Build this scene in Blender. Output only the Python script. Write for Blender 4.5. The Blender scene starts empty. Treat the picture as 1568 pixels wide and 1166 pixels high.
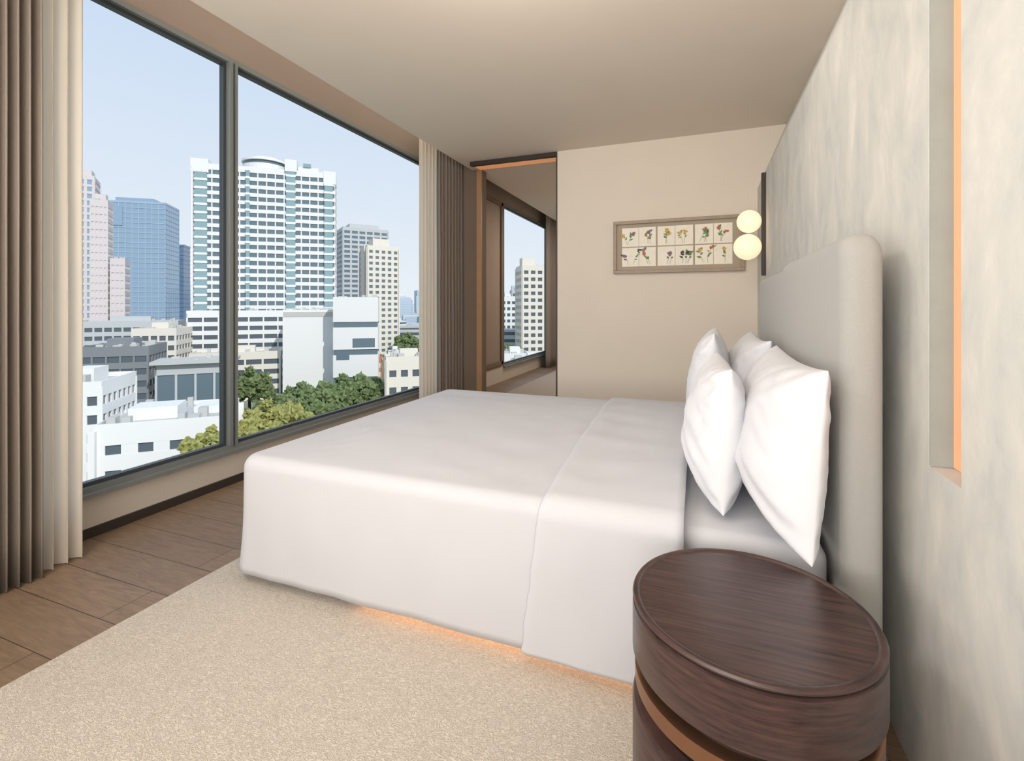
import bpy, bmesh, math, random
from mathutils import Vector, Matrix, noise
R = random.Random(7)
sc = bpy.context.scene
sc.view_settings.view_transform = 'Standard'
sc.view_settings.exposure = 0.1

# ------------------------------------------------------------------ helpers
def link(o):
    sc.collection.objects.link(o); return o
def empty(name, loc=(0,0,0)):
    e = bpy.data.objects.new(name, None); e.location = loc; e.empty_display_size=.1
    return link(e)
def parent(c, p):
    c.parent = p; c.matrix_parent_inverse = Matrix.Translation(-Vector(p.location)); return c
def new_mesh(name, bm, mats, smooth=False):
    me = bpy.data.meshes.new(name)
    bmesh.ops.recalc_face_normals(bm, faces=bm.faces)
    bm.to_mesh(me); bm.free()
    for m in mats: me.materials.append(m)
    if smooth:
        for p in me.polygons: p.use_smooth = True
    return link(bpy.data.objects.new(name, me))
def add_box(bm, x0,x1,y0,y1,z0,z1, mi=0):
    v=[bm.verts.new(c) for c in ((x0,y0,z0),(x1,y0,z0),(x1,y1,z0),(x0,y1,z0),(x0,y0,z1),(x1,y0,z1),(x1,y1,z1),(x0,y1,z1))]
    for f in ((0,3,2,1),(4,5,6,7),(0,1,5,4),(1,2,6,5),(2,3,7,6),(3,0,4,7)):
        fc=bm.faces.new([v[i] for i in f]); fc.material_index=mi
def boxes(name, lst, mats, bevel=0):
    bm=bmesh.new()
    for b in lst: add_box(bm,*b)
    o=new_mesh(name,bm,mats)
    if bevel:
        m=o.modifiers.new('bev','BEVEL'); m.width=bevel; m.segments=2; m.limit_method='ANGLE'
    return o
def lin(c):
    return tuple(((x/255)/12.92 if x/255<=.04045 else ((x/255+.055)/1.055)**2.4) for x in c)

# ------------------------------------------------------------------ materials
def mat(name, col, rough=.6, metal=0, bump=0, bscale=50, var=0, vscale=3, spec=.5, emis=None, es=0, stretch=(1,1,1), sheen=0):
    m=bpy.data.materials.new(name); m.use_nodes=True
    nt=m.node_tree; N=nt.nodes; L=nt.links; b=N['Principled BSDF']
    c=lin(col)+(1,)
    b.inputs['Base Color'].default_value=c
    b.inputs['Roughness'].default_value=rough; b.inputs['Metallic'].default_value=metal
    b.inputs['Specular IOR Level'].default_value=spec
    if sheen: b.inputs['Sheen Weight'].default_value=sheen
    g=N.new('ShaderNodeNewGeometry'); mp=N.new('ShaderNodeMapping'); mp.inputs['Scale'].default_value=stretch
    L.new(g.outputs['Position'],mp.inputs['Vector'])
    n=N.new('ShaderNodeTexNoise'); n.inputs['Scale'].default_value=vscale; n.inputs['Detail'].default_value=4
    L.new(mp.outputs[0],n.inputs['Vector'])
    r=N.new('ShaderNodeMapRange'); r.inputs[1].default_value=.3; r.inputs[2].default_value=.7
    r.inputs[3].default_value=1-var; r.inputs[4].default_value=1+var
    L.new(n.outputs['Fac'],r.inputs[0])
    mx=N.new('ShaderNodeVectorMath'); mx.operation='SCALE'; mx.inputs[0].default_value=c[:3]
    L.new(r.outputs[0],mx.inputs['Scale']); L.new(mx.outputs[0],b.inputs['Base Color'])
    if bump:
        n2=N.new('ShaderNodeTexNoise'); n2.inputs['Scale'].default_value=bscale; n2.inputs['Detail'].default_value=3
        L.new(mp.outputs[0],n2.inputs['Vector'])
        bp=N.new('ShaderNodeBump'); bp.inputs['Strength'].default_value=bump; bp.inputs['Distance'].default_value=.005
        L.new(n2.outputs['Fac'],bp.inputs['Height']); L.new(bp.outputs[0],b.inputs['Normal'])
    if emis:
        b.inputs['Emission Color'].default_value=lin(emis)+(1,); b.inputs['Emission Strength'].default_value=es
    return m

M_ceil=mat('ceiling_paint',(226,214,201),.9,var=.01)
M_wall=mat('wall_paint_warm',(224,214,201),.85,var=.015,bump=.05,bscale=120)
M_taupe=mat('taupe_panel',(150,134,120),.85,var=.03)
M_taupe_d=mat('taupe_dark',(118,102,88),.8,var=.03)
M_sillwall=mat('sill_wall',(198,190,178),.7,var=.01)
M_dark=mat('dark_trim',(52,45,40),.5)
M_alu=mat('window_aluminium',(128,132,130),.35,metal=.2)
M_alud=mat('window_gasket',(70,76,80),.4,metal=.3)
M_cotton=mat('white_cotton',(193,195,201),.85,bump=.08,bscale=400,sheen=.1)
M_pillow=mat('pillow_cotton',(212,214,220),.85,bump=.08,bscale=400,sheen=.1)
M_head=mat('headboard_linen',(165,165,161),.9,bump=.5,bscale=700,var=.04,vscale=300,sheen=.3)
M_curt=mat('curtain_taupe',(134,123,113),.9,bump=.2,bscale=300)
M_bronze=mat('bronze_band',(150,112,88),.3,metal=.9)
M_black=mat('black_groove',(14,12,12),.4)
M_globe=mat('opal_globe',(190,180,165),.3,emis=(255,220,180),es=.9)
M_led=mat('warm_led',(255,200,150),.5,emis=(255,192,138),es=4.2)
M_led2=mat('warm_led_cove',(190,140,100),.5,emis=(255,170,110),es=.36)
M_frame=mat('art_frame_wood',(160,143,124),.5,var=.08,vscale=20)
M_mat=mat('art_mount',(172,160,142),.8)
M_paper=mat('art_paper',(244,238,224),.9,var=.03,vscale=20)

def mat_sheer():
    m=bpy.data.materials.new('sheer_curtain'); m.use_nodes=True; nt=m.node_tree; N=nt.nodes; L=nt.links
    N.clear(); o=N.new('ShaderNodeOutputMaterial'); d=N.new('ShaderNodeBsdfDiffuse'); t=N.new('ShaderNodeBsdfTranslucent')
    c=lin((238,230,218))+(1,); d.inputs[0].default_value=c; t.inputs[0].default_value=c
    x=N.new('ShaderNodeMixShader'); x.inputs[0].default_value=.5
    L.new(d.outputs[0],x.inputs[1]); L.new(t.outputs[0],x.inputs[2]); L.new(x.outputs[0],o.inputs[0]); return m
M_sheer=mat_sheer()
def mat_pane():
    m=bpy.data.materials.new('window_pane'); m.use_nodes=True; nt=m.node_tree; N=nt.nodes; L=nt.links
    N.clear(); o=N.new('ShaderNodeOutputMaterial'); t=N.new('ShaderNodeBsdfTransparent'); g=N.new('ShaderNodeBsdfGlossy')
    t.inputs[0].default_value=(.98,.99,.99,1); g.inputs['Roughness'].default_value=0
    x=N.new('ShaderNodeMixShader'); x.inputs[0].default_value=.02
    L.new(t.outputs[0],x.inputs[1]); L.new(g.outputs[0],x.inputs[2]); L.new(x.outputs[0],o.inputs[0]); return m
M_pane=mat_pane()

def mat_plaster():
    m=mat('plaster_wall',(205,203,196),.75); nt=m.node_tree; N=nt.nodes; L=nt.links; b=N['Principled BSDF']
    g=N.new('ShaderNodeNewGeometry'); mp=N.new('ShaderNodeMapping'); mp.inputs['Rotation'].default_value=(math.radians(28),0,0)
    mp.inputs['Scale'].default_value=(1,1.9,1.0); L.new(g.outputs['Position'],mp.inputs[0])
    n=N.new('ShaderNodeTexNoise'); n.inputs['Scale'].default_value=2.8; n.inputs['Detail'].default_value=9; n.inputs['Distortion'].default_value=.4; n.inputs['Roughness'].default_value=.64
    L.new(mp.outputs[0],n.inputs['Vector'])
    r=N.new('ShaderNodeValToRGB'); e=r.color_ramp.elements
    e[0].position=.3; e[0].color=lin((186,188,185))+(1,)
    e[1].position=.7; e[1].color=lin((224,221,214))+(1,)
    k=e.new(.45); k.color=lin((201,202,198))+(1,); k=e.new(.55); k.color=lin((209,208,202))+(1,)
    L.new(n.outputs['Fac'],r.inputs[0]); L.new(r.outputs[0],b.inputs['Base Color'])
    n2=N.new('ShaderNodeTexNoise'); n2.inputs['Scale'].default_value=9; n2.inputs['Detail'].default_value=8
    L.new(mp.outputs[0],n2.inputs['Vector']); bp=N.new('ShaderNodeBump'); bp.inputs['Strength'].default_value=.16; bp.inputs['Distance'].default_value=.01
    L.new(n2.outputs['Fac'],bp.inputs['Height']); L.new(bp.outputs[0],b.inputs['Normal'])
    return m
M_plaster=mat_plaster()

def mat_floor():
    m=mat('oak_planks',(150,125,104),.5); nt=m.node_tree; N=nt.nodes; L=nt.links; b=N['Principled BSDF']
    g=N.new('ShaderNodeNewGeometry')
    br=N.new('ShaderNodeTexBrick'); br.inputs['Scale'].default_value=1; br.inputs['Brick Width'].default_value=1.7; br.inputs['Row Height'].default_value=.21
    br.inputs['Mortar Size'].default_value=.002; br.inputs['Mortar Smooth'].default_value=.1; br.offset=.37
    br.inputs['Color1'].default_value=lin((136,115,94))+(1,); br.inputs['Color2'].default_value=lin((126,105,85))+(1,); br.inputs['Mortar'].default_value=lin((68,54,44))+(1,)
    L.new(g.outputs['Position'],br.inputs['Vector'])
    mp=N.new('ShaderNodeMapping'); mp.inputs['Scale'].default_value=(1.3,9,1); L.new(g.outputs['Position'],mp.inputs[0])
    n=N.new('ShaderNodeTexNoise'); n.inputs['Scale'].default_value=4; n.inputs['Detail'].default_value=8; n.inputs['Distortion'].default_value=1.8; L.new(mp.outputs[0],n.inputs['Vector'])
    r=N.new('ShaderNodeMapRange'); r.inputs[1].default_value=.3; r.inputs[2].default_value=.7; r.inputs[3].default_value=.78; r.inputs[4].default_value=1.14; L.new(n.outputs['Fac'],r.inputs[0])
    mx=N.new('ShaderNodeVectorMath'); mx.operation='SCALE'; L.new(br.outputs['Color'],mx.inputs[0]); L.new(r.outputs[0],mx.inputs['Scale'])
    L.new(mx.outputs[0],b.inputs['Base Color']); return m
M_floor=mat_floor()

def mat_carpet():
    m=mat('woven_carpet',(196,182,166),.95); nt=m.node_tree; N=nt.nodes; L=nt.links; b=N['Principled BSDF']
    g=N.new('ShaderNodeNewGeometry'); mp=N.new('ShaderNodeMapping'); mp.inputs['Scale'].default_value=(1,1.9,1); mp.inputs['Rotation'].default_value=(0,0,.25)
    L.new(g.outputs['Position'],mp.inputs[0])
    n=N.new('ShaderNodeTexNoise'); n.inputs['Scale'].default_value=60; n.inputs['Detail'].default_value=0; n.inputs['Distortion'].default_value=1.0
    L.new(mp.outputs[0],n.inputs['Vector'])
    mu=N.new('ShaderNodeMath'); mu.operation='MULTIPLY'; mu.inputs[1].default_value=22; L.new(n.outputs['Fac'],mu.inputs[0])
    sn=N.new('ShaderNodeMath'); sn.operation='SINE'; L.new(mu.outputs[0],sn.inputs[0])
    h=N.new('ShaderNodeMapRange'); h.inputs[1].default_value=-1; h.inputs[2].default_value=1; L.new(sn.outputs[0],h.inputs[0])
    r=N.new('ShaderNodeValToRGB'); e=r.color_ramp.elements; e[0].position=.0; e[0].color=lin((172,163,151))+(1,); e[1].position=.5; e[1].color=lin((200,192,181))+(1,)
    L.new(h.outputs[0],r.inputs[0]); L.new(r.outputs[0],b.inputs['Base Color'])
    bp=N.new('ShaderNodeBump'); bp.inputs['Strength'].default_value=.6; bp.inputs['Distance'].default_value=.0025
    L.new(h.outputs[0],bp.inputs['Height']); L.new(bp.outputs[0],b.inputs['Normal'])
    return m
M_carpet=mat_carpet()

def mat_wood(name, top):
    m=mat(name,(84,58,52),.3); nt=m.node_tree; N=nt.nodes; L=nt.links; b=N['Principled BSDF']
    g=N.new('ShaderNodeNewGeometry'); mp=N.new('ShaderNodeMapping')
    mp.inputs['Rotation'].default_value=(0,0,math.radians(-38)) if top else (0,0,0)
    mp.inputs['Scale'].default_value=(1.6,34,2) if top else (3,3,34)
    L.new(g.outputs['Position'],mp.inputs[0])
    n=N.new('ShaderNodeTexNoise'); n.inputs['Scale'].default_value=3.2; n.inputs['Detail'].default_value=9; n.inputs['Distortion'].default_value=.2; n.inputs['Roughness'].default_value=.65
    L.new(mp.outputs[0],n.inputs['Vector'])
    r=N.new('ShaderNodeValToRGB'); e=r.color_ramp.elements; e[0].position=.33; e[0].color=lin((40,27,26))+(1,); e[1].position=.72; e[1].color=lin((84,61,57))+(1,)
    L.new(n.outputs['Fac'],r.inputs[0]); L.new(r.outputs[0],b.inputs['Base Color'])
    bp=N.new('ShaderNodeBump'); bp.inputs['Strength'].default_value=.12; bp.inputs['Distance'].default_value=.002
    L.new(n.outputs['Fac'],bp.inputs['Height']); L.new(bp.outputs[0],b.inputs['Normal'])
    return m
M_woodT=mat_wood('walnut_top',True); M_woodS=mat_wood('walnut_side',False)

# ------------------------------------------------------------------ camera
cam=bpy.data.cameras.new('camera'); camo=link(bpy.data.objects.new('camera',cam))
cam.sensor_width=36; cam.lens=17.0; cam.shift_y=-.072; cam.clip_start=.05; cam.clip_end=5000
camo.location=(0,0,1.3); camo.rotation_euler=(math.pi/2,0,math.radians(21.1)); sc.camera=camo

# ------------------------------------------------------------------ room shell
H=3.13; XL=-3.2; XR=.56; YF=5.5; YB=-3.0; YE=11.3
boxes('floor',[(-3.3,1.2,YB-.1,YE+.1,-.1,0)],[M_floor])
boxes('ceiling',[(-2.83,1.2,YB-.1,YE+.1,H,3.6),(-3.4,-2.83,YB-.1,YE+.1,3.46,3.6)],[M_ceil])
wy=[(.2,5.75),(7.85,10.6)]; zb,zt=.25,3.12
L=[(XL-.1,XL,YB,YE,0,zb,0),(XL-.1,XL,YB,YE,zt,3.46,1),(XL-.1,XL,YB,wy[0][0],zb,zt,0),(XL-.1,XL,wy[0][1],wy[1][0],zb,zt,1),(XL-.1,XL,wy[1][1],YE,zb,zt,1)]
boxes('wall_left',L,[M_sillwall,M_taupe])
boxes('trim_1',[(XL+.001,XL+.03,7.0,7.06,.3,3.1),(XL+.001,XL+.03,7.72,7.78,.3,3.1),(XL+.001,XL+.03,7.0,7.78,3.04,3.1),(XL+.001,XL+.03,7.0,7.78,.3,.36)],[M_taupe_d])
boxes('baseboard_left',[(XL+.001,XL+.015,YB+.01,5.8,0,.055)],[M_dark])
for i,(a,b) in enumerate(wy):
    x0,x1=XL-.08,XL+.012
    w=.035
    fr=[(x0,x1,a,b,zb,zb+.035,0),(x0,x1+.04,a,b,zb-.012,zb+.008,0),(x0,x1,a,b,zt-.035,zt,0),(x0,x1,a,a+w,zb+.035,zt-.035,0),(x0,x1,b-w,b,zb+.035,zt-.035,0)]
    g=(x0+.02,x1-.03)
    if i==0:
        mc=2.575; fr+=[(x0,x1+.01,mc-.032,mc+.032,zb+.035,zt-.035,0),(x0,x1+.013,mc-.006,mc+.006,zb+.035,zt-.035,1)]
        segs=[(a+w,mc-.032),(mc+.032,b-w)]
    else: segs=[(a+w,b-w)]
    for s0,s1 in segs:
        t=.022
        fr+=[(g[0],g[1],s0,s1,zb+.035,zb+.035+t,1),(g[0],g[1],s0,s1,zt-.035-t,zt-.035,1),(g[0],g[1],s0,s0+t,zb+.035+t,zt-.035-t,1),(g[0],g[1],s1-t,s1,zb+.035+t,zt-.035-t,1)]
    e=empty('window_%d'%(i+1),(XL,(a+b)/2,1.6))
    parent(boxes('window_frame_%d'%(i+1),fr,[M_alu,M_alud]),e)
    bm=bmesh.new()
    for s0,s1 in segs:
        v=[bm.verts.new(c) for c in ((XL-.04,s0,zb+.035),(XL-.04,s1,zb+.035),(XL-.04,s1,zt-.035),(XL-.04,s0,zt-.035))]; bm.faces.new(v)
    parent(new_mesh('glass_%d'%(i+1),bm,[M_pane]),e)

# right (headboard) wall with light niche and coved top
n0,n1,nz0,nz1=1.40,1.567,.885,2.40
ztc=2.51
bm=bmesh.new()
for b in [(XR,XR+.3,YB,n0,0,ztc),(XR,XR+.3,n1,YF+.1,0,ztc),(XR,XR+.3,n0,n1,0,nz0),(XR,XR+.3,n0,n1,nz1,ztc),(XR+.06,XR+.3,n0,n1,nz0,nz1)]: add_box(bm,*b,0)
pr=[(XR,ztc),(.83,H+.02),(1.15,H+.02),(1.15,ztc)]
va=[bm.verts.new((x,YB,z)) for x,z in pr]; vb=[bm.verts.new((x,YF+.1,z)) for x,z in pr]
bm.faces.new(va); bm.faces.new(vb)
for k in range(4): bm.faces.new([va[k],va[(k+1)%4],vb[(k+1)%4],vb[k]])
boxr=new_mesh('wall_right',bm,[M_plaster])
boxes('light_niche',[(XR+.050,XR+.058,n0+.002,n1-.004,nz0+.002,nz1-.002,0),(XR+.001,XR+.058,n1-.004,n1-.0005,nz0+.002,nz1-.002,1)],[mat('niche_glow',(228,172,138),.6,emis=(255,160,105),es=.3),mat('niche_reveal',(144,153,150),.7,var=.06,vscale=9)])
boxes('baseboard_right',[(XR-.012,XR-.001,YB+.01,1.2,0,.07)],[M_taupe])
# far wall
boxes('wall_back',[(-1.55,1.15,YF,YF+.14,0,H)],[M_wall])
boxes('trim_2',[(-1.566,-1.551,YF-.004,YF+.145,0,H-.05),(-2.69,-1.551,YF-.004,YF+.06,H-.05,H-.002)],[M_dark])
boxes('baseboard_back',[(-1.54,XR-.02,YF-.012,YF-.001,0,.07)],[M_taupe])
boxes('wall_partition',[(XL+.001,-2.69,5.86,6.0,0,H+.3)],[M_taupe_d])
boxes('trim_3',[(-2.76,-2.688,5.84,5.859,0,H-.01)],[mat('oak_jamb',(168,132,98),.5,var=.06,vscale=8)])
boxes('cove_light_strip',[(-2.68,-1.6,5.66,5.78,H-.03,H-.002)],[M_led2])
boxes('wall_front',[(-3.3,1.1,YB-.1,YB,0,H)],[M_wall])
boxes('wall_lounge_end',[(-3.3,1.2,YE,YE+.1,0,3.5)],[M_taupe])
boxes('wall_lounge_right',[(-.6,-.5,YF+.15,YE,0,H)],[M_wall])

# ------------------------------------------------------------------ carpet
boxes('carpet',[(-2.2,.5,-2.2,4.6,.0005,.012)],[M_carpet])
boxes('lounge_rug',[(-2.7,-.7,6.4,10.8,.0005,.01)],[mat('lounge_rug_wool',(165,155,146),.95,bump=.3,bscale=200)])

# ------------------------------------------------------------------ curtains
def curtain(name,x,y0,y1,z0,z1,lam,amp,m,seed=0):
    bm=bmesh.new(); n=max(8,int((y1-y0)/lam*14)); nz=14; g=[]
    rr=random.Random(seed); ph=rr.random()*6
    for j in range(nz+1):
        z=z0+(z1-z0)*j/nz; row=[]
        for i in range(n+1):
            t=i/n; y=y0+(y1-y0)*t; k=(y-y0)/lam*2*math.pi+ph
            a=amp*(1+.25*noise.noise(Vector((y*9,seed,0))))*(1-.12*j/nz)
            dx=a*math.sin(k)+.006*noise.noise(Vector((y*20,z*1.2,seed)))
            dy=.12*lam*math.sin(2*k)
            row.append(bm.verts.new((x+dx,y+dy,z)))
        g.append(row)
    for j in range(nz):
        for i in range(n): bm.faces.new((g[j][i],g[j][i+1],g[j+1][i+1],g[j+1][i]))
    o=new_mesh(name,bm,[m],True)
    if m!=M_sheer:
        s=o.modifiers.new('s','SOLIDIFY'); s.thickness=.003
    return o
curtain('curtain',-2.96,.25,1.375,.004,3.45,.042,.035,M_curt,1)
curtain('sheer_curtain',-3.0,1.385,1.565,.006,3.45,.062,.036,M_sheer,2)
curtain('curtain',-2.98,5.18,5.78,.004,3.45,.085,.045,M_curt,3)
curtain('sheer_curtain',-3.0,4.82,5.15,.006,3.45,.08,.04,M_sheer,4)
curtain('curtain',-2.98,9.8,11.2,.004,3.45,.1,.045,M_curt,5)

# ------------------------------------------------------------------ bed
bx0,bx1,by0,by1=-2.045,-.06,1.665,3.72; ztop=.596; hem=.06; re=.06
yc=(by0+by1)/2; hw=(by1-by0)/2
def dome(x,y):
    fy=max(0,1-abs((y-yc)/(hw-re))**3); fx=min(1,max(0,(x-bx0-re)/.45)); fx=fx*fx*(3-2*fx)
    d=.026*fy*fx
    e=min(1,fy*3)*min(1,fx*3)
    d+=.0065*noise.noise(Vector((x*2.2,y*5+x*1.5,3)))*e
    d+=.0055*noise.noise(Vector((x*9,y*3.5-x*3,8)))*e
    d+=.0030*noise.noise(Vector((x*16-y*8,y*9,1)))*e
    return d
def side_off(s,h):
    m=math.sin(math.pi*min(1,h*.8+.2))
    return (1-h)**1.4*(.018+.009*noise.noise(Vector((s*2.3,0,1)))+.004*noise.noise(Vector((s*8,0,4)))) + .011*noise.noise(Vector((s*5,h*1.1,5)))*m
def dens(n): return [i/n-.62*math.sin(2*math.pi*i/n)/(2*math.pi) for i in range(n+1)]
def edge_outline(x0,x1,y0,y1,r,nu,nv):
    out=[]
    def side(p,q,nrm,n):
        Ls=math.hypot(q[0]-p[0],q[1]-p[1]); tx,ty=(q[0]-p[0])/Ls,(q[1]-p[1])/Ls
        for t in dens(n)[:-1]:
            s=t*Ls
            if s<r or s>Ls-r:
                d=s if s<r else Ls-s; th=math.radians(45)*(1-d/r); sg=-1 if s<r else 1
                cx=(p[0]+tx*r) if s<r else (q[0]-tx*r); cy=(p[1]+ty*r) if s<r else (q[1]-ty*r)
                cx-=nrm[0]*r; cy-=nrm[1]*r
                nx=nrm[0]*math.cos(th)+sg*tx*math.sin(th); ny=nrm[1]*math.cos(th)+sg*ty*math.sin(th)
                out.append((cx+nx*r,cy+ny*r,nx,ny))
            else: out.append((p[0]+tx*s,p[1]+ty*s,nrm[0],nrm[1]))
    side((x0,y0),(x1,y0),(0,-1),nu); side((x1,y0),(x1,y1),(1,0),nv); side((x1,y1),(x0,y1),(0,1),nu); side((x0,y1),(x0,y0),(-1,0),nv)
    return out
def cloth(name,x0,x1,y0,y1,zt_,zh,re,rp,m,off=True,nu=90,nv=90,base=dome):
    o=edge_outline(x0,x1,y0,y1,rp,nu,nv); bm=bmesh.new(); rings=[]
    ns=18
    for j in range(ns):
        h=j/(ns-1); z=zh+(zt_-re-zh)*h
        rings.append([bm.verts.new((x+nx*(side_off(x+y*1.3,h) if off else 0),y+ny*(side_off(x+y*1.3,h) if off else 0),z)) for (x,y,nx,ny) in o])
    for j in range(1,10):
        a=math.pi/2*j/9; ring=[]
        for (x,y,nx,ny) in o:
            d=(side_off(x+y*1.3,1)*(1-j/9) if off else 0)-re*(1-math.cos(a))
            X=x+nx*d; Y=y+ny*d
            ring.append(bm.verts.new((X,Y,zt_-re+re*math.sin(a)+base(X,Y)*(j/9)**2)))
        rings.append(ring)
    for a,b in zip(rings,rings[1:]):
        n=len(a)
        for i in range(n): bm.faces.new((a[i],a[(i+1)%n],b[(i+1)%n],b[i]))
    lp=rings[-1]; G=[[None]*(nv+1) for _ in range(nu+1)]
    Nn=len(lp)
    for i in range(nu+1): G[i][0]=lp[i]; G[i][nv]=lp[(nu+nv+(nu-i))%Nn]
    for j in range(nv+1): G[nu][j]=lp[nu+j]; G[0][j]=lp[(2*nu+nv+(nv-j))%Nn]
    U=dens(nu); V=dens(nv)
    c00,c10,c01,c11=[G[a][b].co.copy() for a,b in ((0,0),(nu,0),(0,nv),(nu,nv))]
    for i in range(1,nu):
        u=U[i]
        for j in range(1,nv):
            v=V[j]
            p=G[i][0].co*(1-v)+G[i][nv].co*v+G[0][j].co*(1-u)+G[nu][j].co*u-(c00*(1-u)*(1-v)+c10*u*(1-v)+c01*(1-u)*v+c11*u*v)
            G[i][j]=bm.verts.new((p.x,p.y,zt_+base(p.x,p.y)))
    for i in range(nu):
        for j in range(nv): bm.faces.new((G[i][j],G[i+1][j],G[i+1][j+1],G[i][j+1]))
    bm.faces.new(rings[0])
    return new_mesh(name,bm,[m],True)
bed=empty('bed',(-.85,2.7,0))
parent(cloth('duvet',bx0,bx1,by0,by1,ztop,hem,re,.085,M_cotton),bed)
parent(cloth('mattress_sheet',-.3,.372,by0+.03,by1-.03,ztop-.035,.09,.05,.07,M_cotton,off=False,nu=30,nv=80),bed)
# fold-back band
bm=bmesh.new(); rows=[]; nx_=26
def bandpt(x,t,ex):
    side=.30
    if t<side or t>1-side:
        near=t<side; q=(t/side) if near else ((1-t)/side)
        s=x+(by0 if near else by1)*1.3
        if q<.8:
            h=q/.8; z=hem-.002+(ztop-re-hem)*h; d=side_off(s,h)+ex
            return (x,(by0-d) if near else (by1+d),z)
        k=(q-.8)/.2; a=math.pi/2*k
        d=side_off(s,1)*(1-k)-re*(1-math.cos(a))+ex*math.cos(a)
        return (x,(by0-d) if near else (by1+d),ztop-re+re*math.sin(a)+ex*math.sin(a))
    q=(t-side)/(1-2*side); y=by0+re+(by1-by0-2*re)*q
    return (x,y,ztop+ex+dome(x,y))
nt=170
for i in range(nt+1):
    t=i/nt
    if t<.3: xl=-.60+.07*(t/.3)
    elif t<.7: xl=-.53-.09*((t-.3)/.4)
    else: xl=-.62
    xl+=.006*noise.noise(Vector((t*30,0,0)))
    row=[]
    for k in range(nx_+1):
        f=(k/nx_)**1.5; x=xl+(-.045-xl)*f
        row.append(bm.verts.new(Vector(bandpt(x,t,.008+.014*min(1,math.sin(math.pi/2*min(1,k/4)))))))
    rows.append(row)
for a,b in zip(rows,rows[1:]):
    for k in range(nx_): bm.faces.new((a[k],a[k+1],b[k+1],b[k]))
band=new_mesh('duvet_fold',bm,[M_cotton],True); s=band.modifiers.new('s','SOLIDIFY'); s.thickness=.016; s.offset=-1
parent(band,bed)
parent(boxes('bed_base',[(-1.85,.36,1.86,3.55,.0125,.5)],[M_dark]),bed)
parent(boxes('bed_led_strip',[(-1.35,.25,1.695,1.712,.046,.058)],[M_led]),bed)

# headboard
def rpanel(name,x0,x1,y0,y1,z0,z1,r,bev,m):
    pts=[]
    for cy,cz,a0 in ((y1-r,z1-r,0),(y0+r,z1-r,90)):
        for i in range(9):
            a=math.radians(a0+90*i/8); pts.append((cy+r*math.cos(a),cz+r*math.sin(a)))
    pts+=[(y0,z0),(y1,z0)]
    bm=bmesh.new(); a=[bm.verts.new((x0,y,z)) for y,z in pts]; b=[bm.verts.new((x1,y,z)) for y,z in pts]
    bm.faces.new(a); bm.faces.new(b)
    for i in range(len(pts)): bm.faces.new((a[i],a[(i+1)%len(pts)],b[(i+1)%len(pts)],b[i]))
    o=new_mesh(name,bm,[m],True); mo=o.modifiers.new('b','BEVEL'); mo.width=bev; mo.segments=6; mo.limit_method='ANGLE'; mo.angle_limit=math.radians(50)
    o.modifiers.new('w','WEIGHTED_NORMAL')
    return o
hb=empty('headboard',(.45,2.7,0))
parent(rpanel('headboard_panel_near',.385,.49,1.63,2.73,.02,1.515,.075,.045,M_head),hb)
parent(rpanel('headboard_panel_far',.405,.49,2.735,3.9,.02,1.495,.075,.04,M_head),hb)
parent(boxes('headboard_mount',[(.485,.558,2.2,3.7,.02,1.4)],[M_dark]),hb)

# pillows
def pillow(name,loc,W,Hh,T,lean,yaw,seed,back=.5):
    bm=bmesh.new(); n=60
    for sg in (-1,1):
        g=[]
        for i in range(n+1):
            row=[]
            for j in range(n+1):
                a=math.sin(math.pi/2*(-1+2*i/n)); b=math.sin(math.pi/2*(-1+2*j/n))
                y=W/2*a*(1-.055*(1-b*b)); z=Hh/2*b*(1-.08*(1-a*a))
                f=((max(0,1-abs(a)**3))**.5)*((max(0,1-abs(b)**2.5))**.48)
                f*=1-.13*b
                w=1+.10*noise.noise(Vector((a*1.6+seed,b*1.6,sg*2)))
                r=abs(a*b)
                wr=.008*noise.noise(Vector((a*5-b*4+seed*3,b*2.5,sg*3+seed)))*min(1,f*3)
                wr+=.008*math.sin((abs(a)-abs(b))*16+seed)*r*min(1,f*4)
                wr+=.003*noise.noise(Vector((a*11+b*7,b*6+seed,sg)))*min(1,f*3)
                tt=T*(1-back) if sg<0 else T*back
                x=sg*(tt*f*w+wr*(1 if sg<0 else .5))
                row.append(bm.verts.new((x,y,z)))
            g.append(row)
        for i in range(n):
            for j in range(n): bm.faces.new((g[i][j],g[i+1][j],g[i+1][j+1],g[i][j+1]))
    bmesh.ops.remove_doubles(bm,verts=bm.verts,dist=.0006)
    o=new_mesh(name,bm,[M_pillow],True)
    o.rotation_euler=(0,math.radians(lean),math.radians(yaw)); o.location=loc
    return o
pillow('pillow',(.308,1.99,.858),.93,.54,.24,4,0,1,.25)
pillow('pillow',(.297,3.0,.862),.93,.56,.235,4,0,2,.28)
pillow('pillow',(.080,2.12,.838),.66,.50,.225,3,2,3,.42)
pillow('pillow',(.072,3.0,.878),.80,.58,.225,3,-2,4,.42)

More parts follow.
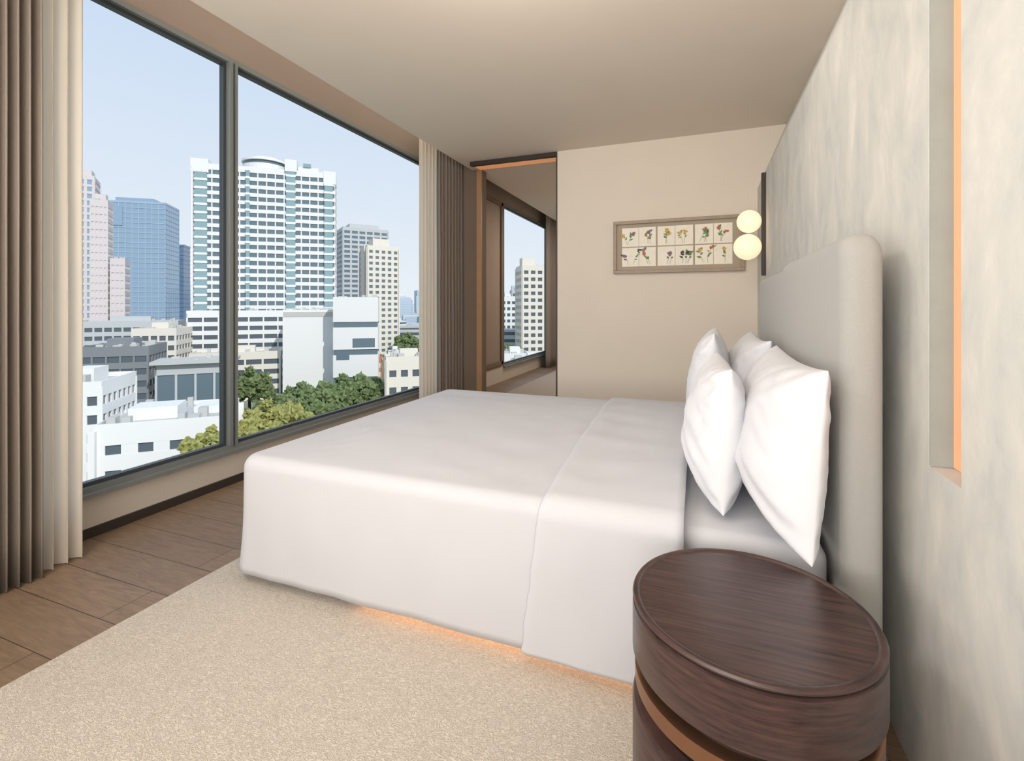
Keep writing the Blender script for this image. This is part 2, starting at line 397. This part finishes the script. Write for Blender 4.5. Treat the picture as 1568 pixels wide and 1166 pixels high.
# ------------------------------------------------------------------ drum nightstand
def nightstand(cx,cy):
    r=.272
    e=empty('nightstand',(cx,cy,.012))
    def lathe(name,prof,mats,seg=96):
        bm=bmesh.new(); rings=[]
        for (rr,z,mi) in prof:
            rings.append([bm.verts.new((cx+rr*math.cos(2*math.pi*k/seg),cy+rr*math.sin(2*math.pi*k/seg),z)) for k in range(seg)])
        for q,(a,b) in enumerate(zip(rings,rings[1:])):
            for k in range(seg):
                f=bm.faces.new((a[k],a[(k+1)%seg],b[(k+1)%seg],b[k])); f.material_index=prof[q][2]
        f=bm.faces.new(rings[0]); f.material_index=prof[0][2]
        f=bm.faces.new(rings[-1]); f.material_index=prof[-1][2]
        o=new_mesh(name,bm,mats,True); m=o.modifiers.new('e','EDGE_SPLIT'); m.split_angle=math.radians(35)
        return parent(o,e)
    lathe('drum_upper',[(r-.012,.432,0),(r-.003,.435,0),(r,.442,0),(r,.55,0),(r-.001,.559,0),(r-.007,.562,2),(r-.007,.567,0),(r-.001,.570,0),(r,.574,0),(r-.003,.579,0),(r-.008,.581,0),(r-.014,.580,0),(r-.018,.577,1),(r-.019,.576,1)],[M_woodS,M_woodT,M_black])
    lathe('drum_core',[(r-.035,.03,0),(r-.035,.435,0)],[M_black])
    lathe('bronze_ring',[(r-.016,.36,0),(r-.006,.363,0),(r-.006,.40,0),(r-.016,.403,0)],[M_bronze])
    lathe('drum_lower',[(r-.012,.05,0),(r-.003,.054,0),(r,.06,0),(r,.315,0),(r-.003,.322,0),(r-.012,.325,0)],[M_woodS])
    lathe('foot_ring',[(r-.05,.0125,0),(r-.05,.05,0)],[M_black])
nightstand(.112,1.303)
nightstand(.27,4.2)

# ------------------------------------------------------------------ artwork
art=empty('framed_botanical_artwork',(-.225,YF,1.96))
ax0,ax1,az0,az1=-.89,.44,1.67,2.25
fy0,fy1=YF-.05,YF-.001; fw=.035
parent(boxes('art_frame',[(ax0,ax1,fy0,fy1,az0,az0+fw,0),(ax0,ax1,fy0,fy1,az1-fw,az1,0),(ax0,ax0+fw,fy0,fy1,az0+fw,az1-fw,0),(ax1-fw,ax1,fy0,fy1,az0+fw,az1-fw,0)],[M_frame],.004),art)
parent(boxes('art_mount',[(ax0+fw,ax1-fw,YF-.02,YF-.002,az0+fw,az1-fw)],[M_mat]),art)
gx0,gx1,gz0,gz1=ax0+fw+.05,ax1-fw-.07,az0+fw+.035,az1-fw-.035
cols=6; cw=(gx1-gx0)/cols; ch=(gz1-gz0)/2
bm=bmesh.new()
for i in range(cols):
    for j in range(2):
        g=.009
        add_box(bm,gx0+i*cw+(g if i%2==0 else .002),gx0+(i+1)*cw-(g if i%2 else .002),YF-.024,YF-.0205,gz0+j*ch+.006,gz0+(j+1)*ch-.006,0)
parent(new_mesh('art_sheets',bm,[M_paper]),art)
inks=[mat('ink_green',(112,140,92),.9),mat('ink_red',(186,112,90),.9),mat('ink_dark',(84,74,74),.9),mat('ink_ochre',(212,170,92),.9),mat('ink_mauve',(146,112,136),.9)]
bm=bmesh.new()
def strip(p,q,w,mi,y):
    d=Vector((q[0]-p[0],q[1]-p[1])); n=Vector((-d.y,d.x)).normalized()*w
    v=[bm.verts.new((a,y,b)) for a,b in ((p[0]+n.x,p[1]+n.y),(p[0]-n.x,p[1]-n.y),(q[0]-n.x*.6,q[1]-n.y*.6),(q[0]+n.x*.6,q[1]+n.y*.6))]
    f=bm.faces.new(v); f.material_index=mi
def leaf(p,a,l,w,mi,y):
    c,s=math.cos(a),math.sin(a)
    pts=[(0,0),(.35*l,w),(.7*l,w*.7),(l,0),(.7*l,-w*.7),(.35*l,-w)]
    f=bm.faces.new([bm.verts.new((p[0]+c*u-s*v,y,p[1]+s*u+c*v)) for u,v in pts]); f.material_index=mi
yy=YF-.0245
for i in range(cols):
    for j in range(2):
        cx=gx0+(i+.5)*cw; cz=gz0+(j+.5)*ch
        for st in range(R.choice((1,2,2,3))):
            x=cx+R.uniform(-.045,.045); z=cz-ch*.38; a=math.pi/2+R.uniform(-.4,.4); p=(x,z); c1=R.choice((0,0,2)); c2=R.choice((1,2,3,4,0,2,3,1))
            for k in range(R.randint(4,6)):
                q=(p[0]+.028*math.cos(a),p[1]+.028*math.sin(a)); strip(p,q,.0015,c1,yy); yy-=.00002
                if k>0: leaf(q,a+R.choice((-1,1))*R.uniform(.5,1.1),R.uniform(.026,.05),R.uniform(.005,.012),c1,yy); yy-=.00002
                p=q; a+=R.uniform(-.25,.25)
            for t in range(R.randint(4,7)):
                leaf(p,t*1.1+R.random(),R.uniform(.018,.034),R.uniform(.007,.013),c2,yy); yy-=.00002
parent(new_mesh('art_botanical_drawings',bm,inks),art)

# ------------------------------------------------------------------ twin globe wall lamp
wl=empty('wall_lamp',(.54,4.85,2.0))
parent(boxes('lamp_backbar',[(.525,.559,4.83,4.87,1.58,2.50)],[M_dark],.004),wl)
def sphere(name,c,r,m):
    bm=bmesh.new(); bmesh.ops.create_uvsphere(bm,u_segments=48,v_segments=32,radius=r); bmesh.ops.translate(bm,verts=bm.verts,vec=c)
    return new_mesh(name,bm,[m],True)
parent(sphere('globe_upper',(.425,4.85,2.072),.102,M_globe),wl)
parent(sphere('globe_lower',(.412,4.85,1.842),.116,M_globe),wl)
parent(boxes('lamp_arms',[(.50,.53,4.84,4.86,2.06,2.08),(.50,.53,4.84,4.86,1.835,1.855)],[M_bronze]),wl)

# ------------------------------------------------------------------ city
GZ=-30
def pos(az,dist): a=math.radians(az); return (-dist*math.sin(a),dist*math.cos(a))
F_white=mat('facade_white',(232,232,230),.7); F_cream=mat('facade_cream',(226,220,208),.7); F_grey=mat('facade_grey',(190,194,196),.7)
F_dgrey=mat('facade_dark_grey',(128,133,138),.6); F_pink=mat('facade_pink',(212,204,204),.7); F_haze=mat('facade_haze',(190,204,216),.9)  # pink is lightened: some air haze is put into its colour
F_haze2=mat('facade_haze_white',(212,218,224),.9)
G_teal=mat('glass_teal',(140,168,174),.15); G_blue=mat('glass_blue',(138,164,188),.08,spec=.8); G_dark=mat('glass_dark',(90,99,108),.2); G_dblue=mat('glass_deep_blue',(102,128,156),.15)  # teal also carries a little haze in its lighter colour
G_grey=mat('glass_grey',(102,120,130),.25); F_roof=mat('roof_grey',(192,192,188),.8); F_orange=mat('facade_orange',(196,130,95),.8); F_green=mat('facade_green',(110,155,140),.8)
F_line=mat('mullion_blue',(160,182,202),.4)
def building(name,az,dist,w,dep,z1,rot=0,wall=F_white,glass=G_dark,fh=3.4,bay=4,sp=.45,pier=.8,extra=None,z0=GZ,roof=None,proj=.25,cyl=None):
    bm=bmesh.new(); x0,x1,y0,y1=-w/2,w/2,0,dep
    add_box(bm,x0,x1,y0,y1,z0,z1,1)
    z=z1
    while z>z0+1:
        h=min(fh*sp,z-z0); add_box(bm,x0-proj,x1+proj,y0-proj,y1+proj,z-h,z,0); z-=fh
    if bay:
        n=max(1,round(w/bay)); p=proj*.9
        for i in range(n+1):
            c=x0+(x1-x0)*i/n; add_box(bm,c-pier/2,c+pier/2,y0-p,y0+.1,z0,z1-.05,0); add_box(bm,c-pier/2,c+pier/2,y1-.1,y1+p,z0,z1-.05,0)
        n=max(1,round(dep/bay))
        for i in range(n+1):
            c=y0+(y1-y0)*i/n; add_box(bm,x0-p,x0+.1,c-pier/2,c+pier/2,z0,z1-.05,0); add_box(bm,x1-.1,x1+p,c-pier/2,c+pier/2,z0,z1-.05,0)
    add_box(bm,x0,x1,y0,y1,z1,z1+.15,2)
    for (a,b,c,d) in ((x0-proj,x1+proj,y0-proj,y0),(x0-proj,x1+proj,y1,y1+proj),(x0-proj,x0,y0,y1),(x1,x1+proj,y0,y1)):
        add_box(bm,a,b,c,d,z1,z1+.9,0)
    rr=random.Random(int(az*100))
    if roof is None: add_box(bm,x0+w*.3,x1-w*.3,y0+dep*.3,y1-dep*.3,z1,z1+2.6,0)
    for _ in range(8):
        cx=rr.uniform(x0+1,x1-1); cy=rr.uniform(y0+1,y1-1); s=rr.uniform(.4,.9); add_box(bm,cx-s,cx+s,cy-s,cy+s,z1+.15,z1+rr.uniform(1,1.9),2)
    if extra:
        for e in extra: add_box(bm,*e)
    if cyl:
        for (cx,cy,cr,ca,cb,mi) in cyl:
            res=bmesh.ops.create_cone(bm,segments=32,radius1=cr,radius2=cr,depth=cb-ca,cap_ends=True,matrix=Matrix.Translation((cx,cy,(ca+cb)/2)))
            fs=set(f for v in res['verts'] for f in v.link_faces)
            for f in fs: f.material_index=mi
    o=new_mesh(name,bm,[wall,glass,F_roof,G_teal]); X,Y=pos(az,dist); o.location=(X,Y,0); o.rotation_euler=(0,0,math.radians(az+rot)); return o
# main tower
ex=[]
def strip_t(xa,xb,za,zb):
    ex.append((xa,xb,-1.0,.2,za,zb,3))
    z=zb
    while z>za: ex.append((xa-.1,xb+.1,-1.15,.2,z-.9,z,0)); z-=3.3
strip_t(-25.8,-21.5,-1,56); strip_t(7.5,11,-1,60); strip_t(22.4,25.8,-1,54); strip_t(-7.6,-6.2,-1,58)
ex+=[(-27.2,-21,-.8,5,55,60.5,0),(-26.8,-26.2,-1.2,5,-2,58,0),(7,11.6,-1.2,8,58,63,0),(12,20,0,14,58,60.5,0),(14,17,-.5,8,60.5,62,3),(22,27,-.6,7,54,59.5,0),(-20,-8,0,3,56.3,58.6,3)]
ex+=[(-26.5,26.5,-1.2,.2,-2.6,-.6,3)]
cy=[(-2,9,8.5,58,61.3,0),(-2,9,8.2,61.3,62.6,1),(-2,9,9,62.6,63.4,0),(-2,9,6,63.4,64.6,0)]
building('high_rise_tower',48.0,225,53,17,58,-9,F_white,G_grey,3.3,3.3,.46,.45,ex,roof=0,cyl=cy)
building('tower_podium_wing',48.3,205,49,11,-1.0,-6,F_white,G_dark,3.2,5,.5,.5,roof=0)
building('concrete_hall',43.8,176,16,18,-.6,-4,F_white,F_white,60,0,1,.5,[(-8,8,-.4,0,-2,-.4,2)],roof=0)
building('white_office_block',39.0,166,13.5,12,3.6,-4,F_white,G_grey,9,0,.8,.5,[(-1,6,-.3,0,-12,-9,1),(-6,-2,-.3,0,-16,-14,1)],roof=0)
building('apartment_tower',37.9,345,30,24,54,14,F_grey,G_grey,3.3,5,.45,1.2,[(-10,10,4,18,54,58,0)],roof=0)
building('apartment_tower',36.0,269,17,12,33,20,F_cream,G_grey,3.1,3.4,.5,1.5,[(-5,4,2,9,33,38,0),(-9.5,-8,3,8,-30,34,0)],roof=0)
building('glass_office_tower',59.0,444,37,26,77,-22,F_line,G_blue,3.6,4,.14,.5,[(-14,10,4,20,77,81,1),(-18.8,-8,-.5,6,60,74,1)],roof=0)
building('office_tower',55.9,487,11,14,52,-20,G_dblue,G_dblue,3.6,0,.2,.3,roof=0)
building('pink_residential_tower',63.6,312,18,16,64,-10,F_pink,G_blue,3.4,3,.35,1.2,[(2,8,2,10,64,68,0)],roof=0)
building('pink_residential_tower',61.6,283,5.8,9,48,-12,F_pink,F_pink,3.4,1.5,.6,.6,[(-2,2,2,6,48,52,0)],roof=0)
building('pink_residential_tower',60.3,278,4.8,9,22,-12,F_pink,F_pink,3.4,1.5,.6,.6,roof=0)
building('mid_rise_block',59.6,236,32,14,-5,-14,F_grey,G_dark,3.2,3,.5,.6)
building('mid_rise_block',57.6,196,12,16,-6.6,-20,F_cream,G_dark,3.2,2.5,.5,.6)
building('dark_office_block',60.6,154,14,15,-9.4,-18,F_dgrey,G_dark,3.1,2.6,.5,.4)
building('pavilion_hall',54.3,143,16,9,-13,-8,F_grey,G_grey,9,4,.25,.5,[(-9,9,-2,10,-12.6,-11.9,2)],roof=0)
building('car_park_block',50.8,184,26,12,-14.6,-6,F_cream,G_dark,3.4,5,.5,.6)
building('white_apartment_block',63.6,104,8.2,13,-11.6,-24,F_white,G_dark,3.0,1.9,.5,.7)
building('flat_roof_building',57.0,97,17,17,-18,-14,F_white,G_dark,4,4.2,.62,2.2,[(-6,1,5,11,-18,-15.8,0),(3,8,7,13,-18,-16.6,0),(-8,-6.8,2,4,-18,-16.6,2),(1.5,2.5,3,5,-18,-16.8,2)],roof=0)
building('flat_roof_building',58.2,80,12,9,-24,-20,F_white,G_dark,4,4,.6,1,[(-4,-2,2,4,-24,-22.8,2)],roof=0)
building('cream_low_rise',33.0,132,12,9,-12.8,6,F_cream,G_dark,4.5,3,.6,1.2)
building('orange_shophouse',36.9,187,4.6,9,-18,0,F_orange,F_cream,3.4,2,.4,.5)
building('green_shophouse',34.7,187,4.6,9,-16.5,0,F_white,F_green,3.4,2,.4,.5)
building('low_rise_house',40.9,200,6,7,-15,4,F_grey,G_dark,3.3,2.5,.5,.6)
building('low_rise_house',38.9,202,5.5,7,-16,0,F_white,G_dark,3.3,2.5,.5,.6)
building('apartment_block',18.2,222,13,14,19.5,14,F_cream,G_dark,3.2,3,.5,1.2,[(-6,0,3,9,19.5,24,0)],roof=0)
building('apartment_block',21.5,262,8,10,6,8,F_white,G_dark,3.3,3,.5,1)
building('apartment_block',20.4,330,8,10,12,8,F_grey,G_dark,3.3,3,.5,1)
building('low_rise_house',20.6,150,8,9,-14,8,F_white,G_dark,3.3,2.5,.5,.6)
building('low_rise_house',18.0,120,12,7,-13,8,F_white,G_dark,3.3,2.5,.6,.8)
def massing(name,n,azr,dr,hr,wr,mats,seed):
    r=random.Random(seed); bm=bmesh.new()
    for _ in range(n):
        az=r.uniform(*azr); d=r.uniform(*dr); X,Y=pos(az,d); w=r.uniform(*wr); q=r.uniform(*wr)*.7; z=r.uniform(*hr); mi=r.randrange(len(mats)-1)
        rot=Matrix.Rotation(math.radians(az+r.uniform(-25,25)),4,'Z'); vs0=set(bm.verts)
        add_box(bm,-w/2,w/2,-q/2,q/2,GZ,z,mi)
        if r.random()<.5: add_box(bm,-w/4,w/5,-q/4,q/4,z,z+2.2,mi)
        zz=z-1.2
        while zz>max(GZ,z-50): add_box(bm,-w/2-.1,w/2+.1,-q/2-.1,q/2+.1,zz-1.5,zz,len(mats)-1); zz-=3.6
        for v in bm.verts:
            if v not in vs0: v.co=rot@v.co+Vector((X,Y,0))
    return new_mesh(name,bm,mats)
massing('low_rise_neighbourhood',150,(14,66),(245,520),(-25,-10),(9,20),[F_white,F_cream,F_grey,F_roof,G_dark],3)
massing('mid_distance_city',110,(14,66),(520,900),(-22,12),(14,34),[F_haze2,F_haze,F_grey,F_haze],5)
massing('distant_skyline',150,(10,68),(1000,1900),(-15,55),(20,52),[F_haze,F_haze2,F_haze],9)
gm=mat('city_ground_mix',(128,134,118),.9,var=.35,vscale=.03)
bm=bmesh.new(); v=[bm.verts.new(c) for c in ((-3500,-300,GZ),(800,-300,GZ),(800,3500,GZ),(-3500,3500,GZ))]; bm.faces.new(v); new_mesh('city_ground',bm,[gm])
T_g=mat('foliage_green',(104,120,76),.8,var=.5,vscale=1.2); T_y=mat('foliage_yellow_green',(150,150,86),.8,var=.4,vscale=1.2); T_b=mat('trunk_bark',(90,76,60),.9)
def tree(az,dist,top,rad,m,seed):
    r=random.Random(seed); bm=bmesh.new(); X,Y=pos(az,dist)
    bmesh.ops.create_cone(bm,segments=8,radius1=.5,radius2=.25,depth=top-GZ-rad,cap_ends=True,matrix=Matrix.Translation((0,0,(top-GZ-rad)/2)))
    for f in bm.faces: f.material_index=1
    for k in range(48):
        a=r.uniform(0,6.28); rr=rad*.85*math.sqrt(r.random()); z=top-GZ-rad*.4-r.uniform(0,rad*.9); s=r.uniform(.14,.28)*rad
        if k==0: rr=0; z=top-GZ-s
        res=bmesh.ops.create_icosphere(bm,subdivisions=3,radius=s,matrix=Matrix.Translation((rr*math.cos(a),rr*math.sin(a),z)))
        for v in res['verts']:
            c=Vector((rr*math.cos(a),rr*math.sin(a),z)); d=(v.co-c); v.co=c+d*(1+.45*noise.noise(v.co*1.6+Vector((seed,0,0)))+.8*noise.noise(v.co*4.5))
    o=new_mesh('tree',bm,[m,T_b]); o.location=(X,Y,GZ)
for i,(az,d,t,rd,m) in enumerate([(49.6,112,-19.5,5.5,T_y),(47.9,113,-18,6.5,T_y),(46.0,117,-19.5,5.5,T_y),(52.9,82,-15.8,4.0,T_y),(51.3,88,-17.6,3.8,T_y),(49.6,150,-15,6,T_g),(51.2,156,-18,5,T_g),
    (43.6,128,-20,5.5,T_g),(42.0,132,-18,6.5,T_g),(40.4,136,-16.5,7,T_g),(38.6,138,-17,7,T_g),(36.8,140,-18.5,6,T_g),(35.2,158,-20,5.5,T_g),(44.6,150,-20,5,T_g),(34.0,220,-16,7,T_g),(33.2,260,-12,8,T_g),(54.6,300,-12,9,T_g),(56.4,300,-13,9,T_g),(20.5,134,-19,5,T_g),(18.6,105,-21,4,T_g),(21.5,200,-14,7,T_g),(56.5,122,-19,4,T_g),(47.4,140,-21,5,T_g),(45.6,135,-22,4,T_g)]):
    tree(az,d,t,rd,m,i+1)

# ------------------------------------------------------------------ light
w=bpy.data.worlds.new('sky'); sc.world=w; w.use_nodes=True; N=w.node_tree.nodes; L=w.node_tree.links; bg=N['Background']
tc=N.new('ShaderNodeTexCoord'); sp=N.new('ShaderNodeSeparateXYZ'); rp=N.new('ShaderNodeValToRGB'); e=rp.color_ramp.elements
L.new(tc.outputs['Generated'],sp.inputs[0]); L.new(sp.outputs['Z'],rp.inputs[0]); L.new(rp.outputs[0],bg.inputs[0])
e[0].position=0; e[0].color=lin((232,238,244))+(1,); e[1].position=.65; e[1].color=lin((184,208,238))+(1,)
k=e.new(.2); k.color=lin((218,229,242))+(1,)
bg.inputs[1].default_value=1.0
sun=bpy.data.lights.new('sun','SUN'); sun.energy=2.6; sun.angle=.01; sun.color=(1,.96,.9); so=link(bpy.data.objects.new('sun',sun))
so.rotation_euler=Vector((-.75,.42,-.62)).to_track_quat('-Z','Y').to_euler()
def area(name,loc,d,sx,sy,p,col):
    l=bpy.data.lights.new(name,'AREA'); l.shape='RECTANGLE'; l.size=sx; l.size_y=sy; l.energy=p; l.color=col
    o=link(bpy.data.objects.new(name,l)); o.location=loc
    o.rotation_euler=(0,0,0) if d is None else Vector(d).to_track_quat('-Z','Y').to_euler(); return o
area('added_fill_top',(-1.3,-1.3,3.1),None,2.6,1.6,24,(1,.98,.96))  # added fill overhead, behind the camera; no known fixture there
area('added_fill_up',(-1.2,-1.6,1.7),(0.05,1.1,1),2.6,1.4,74,(1,.96,.91))  # added fill tilted at the ceiling; stands for no lamp in the room
area('added_fill_up',(-1.0,-.9,1.0),(0,.8,1.0),2.4,.8,60,(1,.95,.89))  # second, lower added fill to brighten the far ceiling
area('added_fill_rear',(-1.4,-2.8,1.7),(0,1,0),3.2,2.2,10,(.95,.97,1))  # added fill from behind the camera; the rear wall has no window
area('added_fill_wall',(-.7,2.0,3.05),(.05,3.4,-.9),1.0,.25,16,(1,.90,.80))  # added out-of-frame fill to brighten the far wall
area('added_fill_wall',(-2.3,.4,2.9),(2.9,1.4,-1.2),.8,.4,20,(1,.98,.96))  # added out-of-frame fill to brighten the right wall
area('added_fill_pocket',(-3.0,2.9,3.455),None,.25,5.4,7,(1,.93,.86))  # added fill, unseen in the pocket, for the header and curtains
area('lounge_ceiling_light',(-1.6,8.5,3.1),None,1.2,2,50,(1,.88,.76))
